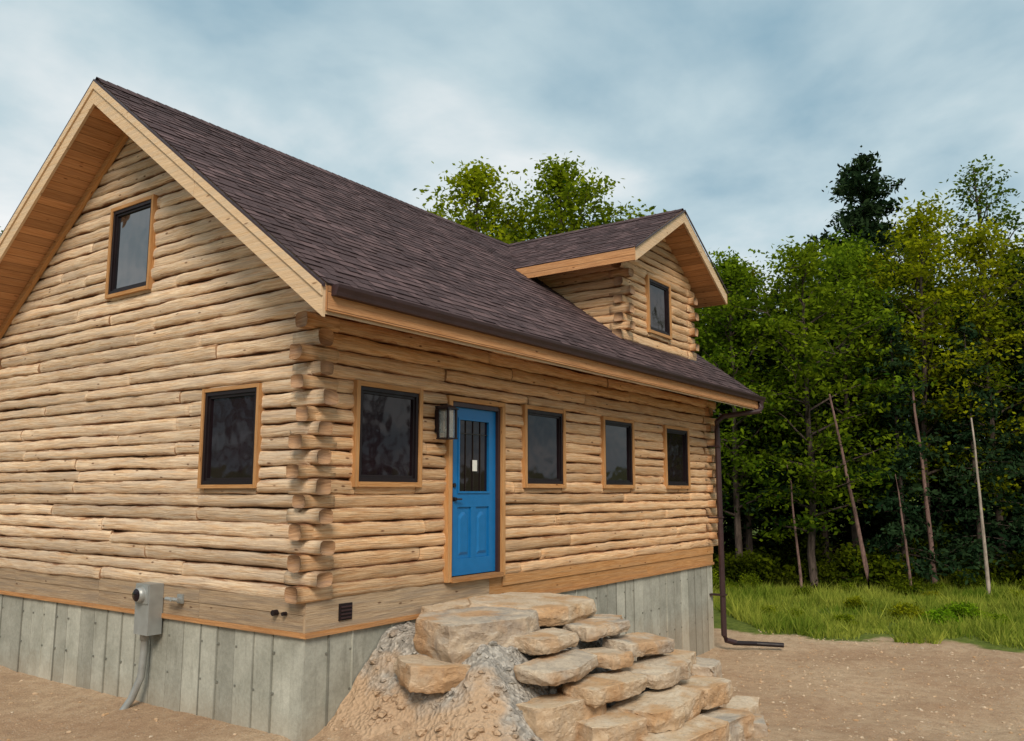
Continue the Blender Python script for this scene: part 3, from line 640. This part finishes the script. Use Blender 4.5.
def broadleaf(name,seed,H,R,base,nl=7500,size=.085,dens=1.,bark=None,limbs=30,trunk_r=None):
    random.seed(seed); np.random.seed(seed); T=TB(); lean=Vector((random.uniform(-.05,.05),random.uniform(-.05,.05),0))
    r0=trunk_r or .008*H+.03; ks=9; tp=[Vector((lean.x*H*(k/ks)**1.5+.12*N1(k*.5,seed),lean.y*H*(k/ks)**1.5+.12*N1(k*.5,seed+5),H*k/ks*.97)) for k in range(ks+1)]
    tube(T.M,[(p.x,p.y,p.z-(.3 if i==0 else 0)) for i,p in enumerate(tp)],[r0*(1-k/ks)**.8+.012 for k in range(ks+1)],M_BARK,7)
    cl=[]
    for i in range(limbs):
        f=(i+.5)/limbs; h=base+(H*.96-base)*f; k=h/H*ks*1.0; k0=min(ks-1,int(k)); p=tp[k0].lerp(tp[k0+1],k-k0); p.z=h
        shape=(math.sin(math.pi*min(1,.16+f*.80))**.75)*(1.0 if f<.6 else 1-.35*(f-.6)/.4); ln=R*shape*random.uniform(.6,1.15); az=i*2.4+random.uniform(-.5,.5); el=math.radians(random.uniform(8,32)+38*f)
        d=Vector((math.cos(az)*math.cos(el),math.sin(az)*math.cos(el),math.sin(el))); pts=[p]; 
        for q in range(1,5): pts.append(p+d*ln*q/4+Vector((random.uniform(-1,1),random.uniform(-1,1),.1-.25*(q/4)**2*ln))*.07*ln)
        rr=r0*.42*(1-f*.6); tube(T.M,pts,[rr*(1-q/4)+.006 for q in range(5)],M_BARK,4,cap=False)
        ns=max(3,int(3+ln*2.6))
        for q in range(ns):
            t=.35+.7*(q+random.random())/ns; j=min(3,int(min(t,.999)*4)); c=pts[j].lerp(pts[j+1],min(t,.999)*4-j)+Vector((random.gauss(0,.28),random.gauss(0,.28),random.gauss(0,.16)))*min(1.3,ln*.6)
            cl.append((c,f,random.random()))
            if random.random()<.4: tube(T.M,[pts[j],c],[.012,.004],M_BARK,3,cap=False)
    for q in range(5): cl.append((tp[-1]+Vector((random.gauss(0,.25),random.gauss(0,.25),random.uniform(-.7,.15))),1,.7))
    per=int(nl/len(cl))
    for c,f,t in cl:
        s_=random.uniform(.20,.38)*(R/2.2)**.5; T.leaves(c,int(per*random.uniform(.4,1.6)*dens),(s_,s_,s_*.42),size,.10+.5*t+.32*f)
    return T.mesh(name,M_LEAF,.75,bark)
def conifer(name,seed,H,R,base,nb=85,size=.1,dens=1.,droop=.25,dead=True,pw=.75):
    random.seed(seed); np.random.seed(seed); T=TB(); r0=.010*H+.02
    tube(T.M,[(.06*N1(k,seed)*k*.3,.06*N1(k,seed+9)*k*.3,H*k/6-(.3 if k==0 else 0)) for k in range(7)],[r0*(1-k/6)+.01 for k in range(7)],M_BARK,7)
    for i in range(nb):
        f=(i+random.random())/nb; h=base+(H-base-.15)*f; ln=R*(1-f)**pw*random.uniform(.5,1.2)+.12; az=random.uniform(0,6.283); 
        pts=[Vector((math.cos(az)*ln*q/3,math.sin(az)*ln*q/3,h+ln*(.12*f*q-.0)-droop*ln*(q/3)**1.5*(1-f*.9)+.0)) for q in range(4)]
        tube(T.M,pts,[.022*(1-q/3)+.004 for q in range(4)],M_BARK,3,cap=False)
        n=int(max(8,80*ln*dens/1.2)); tone=random.uniform(.2,.8)
        for j in range(5):
            t0=.2+.8*(j+.5)/5; kk=min(2,int(t0*3)); c=pts[kk].lerp(pts[kk+1],t0*3-kk); s_=.10+.13*ln*(1-abs(t0-.5)); T.leaves(c,n//5,(s_,s_,.05+.03*ln),size,tone,1.3)
    if dead:
        for i in range(26):
            h=random.uniform(.8,base+.5) if base>1 else random.uniform(.5,1); az=random.uniform(0,6.28); ln=random.uniform(.4,1.3)
            tube(T.M,[(0,0,h),(math.cos(az)*ln*.5,math.sin(az)*ln*.5,h+.05),(math.cos(az)*ln,math.sin(az)*ln,h-.1)],[.014,.009,.003],M_BARK,3,cap=False)
    T.leaves((0,0,H-.1),40,(.06,.06,.2),size,.5)
    return T.mesh(name,M_NEED,.3)
def shrubmesh(name,seed,R,H,nl,size=.07):
    random.seed(seed); np.random.seed(seed); T=TB()
    for i in range(16):
        az=random.uniform(0,6.28); rr=R*random.random()**.6; h=H*random.uniform(.5,1)*(1-.4*(rr/R)); p=Vector((math.cos(az)*rr,math.sin(az)*rr,h)); tube(T.M,[(0,0,-.1),(p.x*.4,p.y*.4,h*.6),tuple(p)],[.02,.012,.004],M_BARK,3,cap=False)
        for k in range(4): T.leaves(p*random.uniform(.6,1)+Vector((random.gauss(0,.15),random.gauss(0,.15),random.gauss(0,.1))),nl//64,(.22,.22,.12),size,random.uniform(.2,.8))
    return T.mesh(name,M_LEAF,.6)
BL=[broadleaf('m1',11,12.2,2.8,2.4,10500,.095,limbs=36),broadleaf('m2',12,12.7,3.0,2.8,10500,.095,limbs=36),broadleaf('m3',13,11.2,2.7,1.7,10000,.095,limbs=36),broadleaf('m4',14,13.2,2.7,3.2,10000,.095,limbs=36)]
TALL=[broadleaf('t1',21,15.1,2.9,6.0,10500,.11,1,limbs=40),broadleaf('t2',22,15.3,3.3,6.0,12500,.11,1,limbs=44)]
CF=[conifer('c1',31,16.8,3.2,5.5,150,.11,1.2,.1,True,.5),conifer('c2',32,12.5,2.3,2.2,90,.10),conifer('c3',33,11,2.1,1.2,80,.10)]
SPARSE=broadleaf('s1',41,15.9,2.3,6.5,4400,.095,.85,limbs=26)
SH=[shrubmesh('sh1',51,1.1,1.3,2200,.085),shrubmesh('sh2',52,1.3,1.8,2400,.085)]
random.seed(99)
def place(name,me,x,y,rot=None,sc=1.,col=(1,1,1),parent=None,tilt=0):
    o=bpy.data.objects.new(name,me); SC.collection.objects.link(o); o.location=(x,y,gz_(x,y)-.05); o.rotation_euler=(math.radians(tilt),0,random.uniform(0,6.28) if rot is None else rot)
    o.scale=(sc,sc,sc*random.uniform(.97,1.03)); o.color=(*col,1); o.parent=parent; return o
def ed(s,d): return (17.7+.575*s+.818*d, 2.2-.818*s+.575*d)   # forest-edge frame
Y=(1.7,1.4,.8); G1=(1.0,1.05,.9)
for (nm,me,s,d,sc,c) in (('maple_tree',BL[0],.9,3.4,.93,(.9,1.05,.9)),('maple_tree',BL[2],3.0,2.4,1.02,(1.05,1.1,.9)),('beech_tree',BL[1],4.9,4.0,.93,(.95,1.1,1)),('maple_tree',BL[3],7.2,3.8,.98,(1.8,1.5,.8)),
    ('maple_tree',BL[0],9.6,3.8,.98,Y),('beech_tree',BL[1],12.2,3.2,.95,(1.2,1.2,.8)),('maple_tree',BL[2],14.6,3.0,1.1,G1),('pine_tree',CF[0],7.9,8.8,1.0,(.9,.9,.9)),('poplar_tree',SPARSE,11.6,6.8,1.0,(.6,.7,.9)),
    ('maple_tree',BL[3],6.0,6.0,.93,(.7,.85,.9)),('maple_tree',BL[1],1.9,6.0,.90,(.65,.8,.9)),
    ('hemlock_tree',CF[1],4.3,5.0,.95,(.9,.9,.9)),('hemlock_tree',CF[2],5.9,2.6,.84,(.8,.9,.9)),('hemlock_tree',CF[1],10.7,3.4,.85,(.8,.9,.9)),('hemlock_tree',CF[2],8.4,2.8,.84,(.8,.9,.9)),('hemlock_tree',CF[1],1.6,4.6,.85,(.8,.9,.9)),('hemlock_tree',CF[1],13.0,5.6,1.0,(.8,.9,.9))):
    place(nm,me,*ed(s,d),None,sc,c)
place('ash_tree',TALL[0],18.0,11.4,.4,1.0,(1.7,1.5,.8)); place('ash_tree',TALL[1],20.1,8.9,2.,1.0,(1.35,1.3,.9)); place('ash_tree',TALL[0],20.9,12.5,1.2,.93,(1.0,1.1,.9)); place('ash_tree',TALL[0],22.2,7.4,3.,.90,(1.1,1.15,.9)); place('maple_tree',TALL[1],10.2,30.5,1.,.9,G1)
for (nm,s,d,H,r,ln,mt,sd) in (('dead_snag',7.3,.5,5.2,.060,(-.12,0),M_PALE,3),('bare_trunk',2.3,1.6,3.9,.05,(-.25,.1),M_RED,4),('bare_trunk',4.1,1.0,6.0,.078,(-.9,.2),M_RED,5),('bare_trunk',5.4,1.2,3.6,.05,(-.25,0),M_RED,6),('bare_trunk',6.5,2.0,6.5,.085,(-.3,0),M_RED,7)):
    x,y=ed(s,d); random.seed(sd); M=MB(); tube(M,[(ln[0]*(k/7)**1.2*.575+.05*N1(k*.6,sd),-ln[0]*(k/7)**1.2*.818+.05*N1(k*.6,sd+4),H*k/7-.2*(k==0)) for k in range(8)],[r*(1-.09*k) for k in range(8)],mt,8)
    o=M.build(nm,None,True); o.location=(x,y,gz_(x,y)-.03)
random.seed(5)
fo=empty('distant_forest')
def fp(x,y,me,sc,c): place('forest_tree',me,x,y,None,sc,c,fo)
for d,step,c in ((6.5,1.9,.6),(9.,2.1,.5),(12.5,2.2,.45),(17,2.2,.45)):  # deeper rows get a darker tint: forest-interior shade put into leaf colour
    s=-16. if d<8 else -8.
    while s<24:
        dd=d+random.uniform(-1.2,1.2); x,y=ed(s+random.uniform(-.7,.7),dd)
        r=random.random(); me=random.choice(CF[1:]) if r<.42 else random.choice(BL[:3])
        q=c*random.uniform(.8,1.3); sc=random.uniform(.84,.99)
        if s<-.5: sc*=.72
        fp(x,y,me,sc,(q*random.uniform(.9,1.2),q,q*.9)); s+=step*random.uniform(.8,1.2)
s=-2.
while s<22:
    for d in (1.6,3.2,5.4,8.,13):
        x,y=ed(s+random.uniform(-.6,.6),d+random.uniform(-.6,.6)); q=random.uniform(.3,.65) if d>2 else random.uniform(.7,1.2); place('forest_shrub',random.choice(SH),x,y,None,random.uniform(.5,1.0)*(.5 if d<2 else 1.2),(q,q,q*.9),fo)  # shrubs inside the wood tinted darker, interior shade painted in
    s+=1.25
for k in range(64):
    a=k/64*2*math.pi+random.uniform(-.03,.03); R_=random.uniform(34,42)
    x,y=5+R_*math.cos(a),2+R_*math.sin(a)
    if -.75<math.atan2(y-2,x-5)<.35: continue
    fp(x,y,random.choice(BL[:3]+CF[1:]),random.uniform(.75,.95),(random.uniform(.7,1.1),random.uniform(.7,1),.8))

# ------------------------------------------------------------ grass
np.random.seed(3)
n=150000; sx=np.random.uniform(-1,24,n); dd=np.random.uniform(-13,5,n)
X=17.7+.575*sx+.818*dd; Yy=2.2-.818*sx+.575*dd
keep=[];Z=[];Hh=[]
for x,y in zip(X,Yy):
    g=grassf(x,y)+N1(x*1.1,y*1.1,2)*.9; k=g>.6 and x>10.8; keep.append(k)
    if k: Z.append(gz_(x,y)); Hh.append(.09+.28*max(0,N1(x*.7,y*.7,8)+.25)+.35*max(0,N1(x*2.6,y*2.6,8)))
keep=np.array(keep); X=X[keep];Yy=Yy[keep];Z=np.array(Z);Hh=np.array(Hh)*np.random.uniform(.6,1.4,len(Z)); n=len(Z)
az=np.random.uniform(0,6.283,n); wd=np.random.uniform(.008,.024,n); lx=np.random.normal(size=n)*.45*Hh; ly=np.random.normal(size=n)*.45*Hh
q=np.stack([np.stack([X-np.cos(az)*wd,Yy-np.sin(az)*wd,Z-.02],1),np.stack([X+np.cos(az)*wd,Yy+np.sin(az)*wd,Z-.02],1),np.stack([X+lx,Yy+ly,Z+Hh],1)],1).reshape(-1,3)
me=bpy.data.meshes.new('meadow_grass'); me.vertices.add(3*n); me.vertices.foreach_set('co',q.ravel()); me.loops.add(3*n); me.loops.foreach_set('vertex_index',np.arange(3*n)); me.polygons.add(n); me.polygons.foreach_set('loop_start',np.arange(n)*3); me.polygons.foreach_set('loop_total',np.full(n,3))
tn=np.array([N1(a*.8,b*.8,3) for a,b in zip(X,Yy)])
at=me.attributes.new('tone','FLOAT','FACE'); at.data.foreach_set('value',np.clip(.6+tn*.9+np.random.normal(size=n)*.2,0,1)); me.materials.append(M_GRASS); me.update(calc_edges=True)
o=bpy.data.objects.new('meadow_grass',me); SC.collection.objects.link(o)
random.seed(17)
wd_=empty('meadow_weeds')
for k in range(26):
    x,y=ed(random.uniform(-.5,15),random.uniform(-5.5,.6))
    if grassf(x,y)>.7: place('weed_clump',random.choice(SH),x,y,None,random.uniform(.18,.38),(random.uniform(1.1,1.8),random.uniform(1.2,1.6),.9),wd_)

# ------------------------------------------------------------ sky / light / camera
W_=bpy.data.worlds.new('World'); SC.world=W_; W_.use_nodes=True; t=W_.node_tree; nn=t.nodes; ll=t.links; bg=nn['Background']; bg.inputs[1].default_value=.1
SE=math.radians(38)
sun_az=math.radians(218)
sky=nn.new('ShaderNodeTexSky'); sky.sky_type='NISHITA'; sky.sun_disc=False; sky.sun_elevation=SE; sky.sun_rotation=math.radians(90)-sun_az
tc=nn.new('ShaderNodeTexCoord'); sp=nn.new('ShaderNodeSeparateXYZ'); ll.new(tc.outputs['Generated'],sp.inputs[0])
def mth(op,a,b):
    m=nn.new('ShaderNodeMath'); m.operation=op
    for i,q in enumerate((a,b)):
        if hasattr(q,'is_output'): ll.new(q,m.inputs[i])
        else: m.inputs[i].default_value=q
    return m.outputs[0]
zc=mth('ADD',mth('MAXIMUM',sp.outputs[2],0.),.22); cb=nn.new('ShaderNodeCombineXYZ'); ll.new(mth('DIVIDE',sp.outputs[0],zc),cb.inputs[0]); ll.new(mth('DIVIDE',sp.outputs[1],zc),cb.inputs[1])
def wn(scale,detail,rough,dist):
    n=nn.new('ShaderNodeTexNoise'); ll.new(cb.outputs[0],n.inputs['Vector']); n.inputs['Scale'].default_value=scale; n.inputs['Detail'].default_value=detail; n.inputs['Roughness'].default_value=rough; n.inputs['Distortion'].default_value=dist; return n.outputs['Fac']
n1=wn(1.7,6,.52,.2); n2=wn(.6,3,.5,0)
f=mth('ADD',mth('MULTIPLY',n1,.6),mth('MULTIPLY',n2,.4))
cr=nn.new('ShaderNodeValToRGB'); ll.new(f,cr.inputs[0]); e=cr.color_ramp.elements
e[0].position=.38; e[0].color=(.30,.47,.57,1); e[1].position=.61; e[1].color=(.95,.97,.96,1); m_=e.new(.49); m_.color=(.56,.70,.75,1)
sc=nn.new('ShaderNodeVectorMath'); sc.operation='SCALE'; ll.new(cr.outputs[0],sc.inputs[0]); sc.inputs[3].default_value=10.
mx=nn.new('ShaderNodeMix'); mx.data_type='RGBA'; mx.inputs[0].default_value=.9; ll.new(sky.outputs[0],mx.inputs[6]); ll.new(sc.outputs[0],mx.inputs[7]); ll.new(mx.outputs[2],bg.inputs[0])
sl=bpy.data.lights.new('sun','SUN'); sl.energy=3.0; sl.angle=math.radians(20); sl.color=(1,.87,.71); so=bpy.data.objects.new('sun',sl); SC.collection.objects.link(so)
d=Vector((math.cos(SE)*math.cos(sun_az),math.cos(SE)*math.sin(sun_az),math.sin(SE))); so.rotation_euler=d.to_track_quat('Z','Y').to_euler(); so.location=d*30
cam=bpy.data.cameras.new('camera'); co=bpy.data.objects.new('camera',cam); SC.collection.objects.link(co); SC.camera=co
co.location=(-5.9,-6.69,1.43); co.rotation_euler=(math.radians(98.12),0,math.radians(35.3-90)); cam.sensor_width=36; cam.lens=844.6/1024*36; cam.clip_end=1500
SC.view_settings.view_transform='Standard'; SC.view_settings.look='None'; SC.view_settings.exposure=0
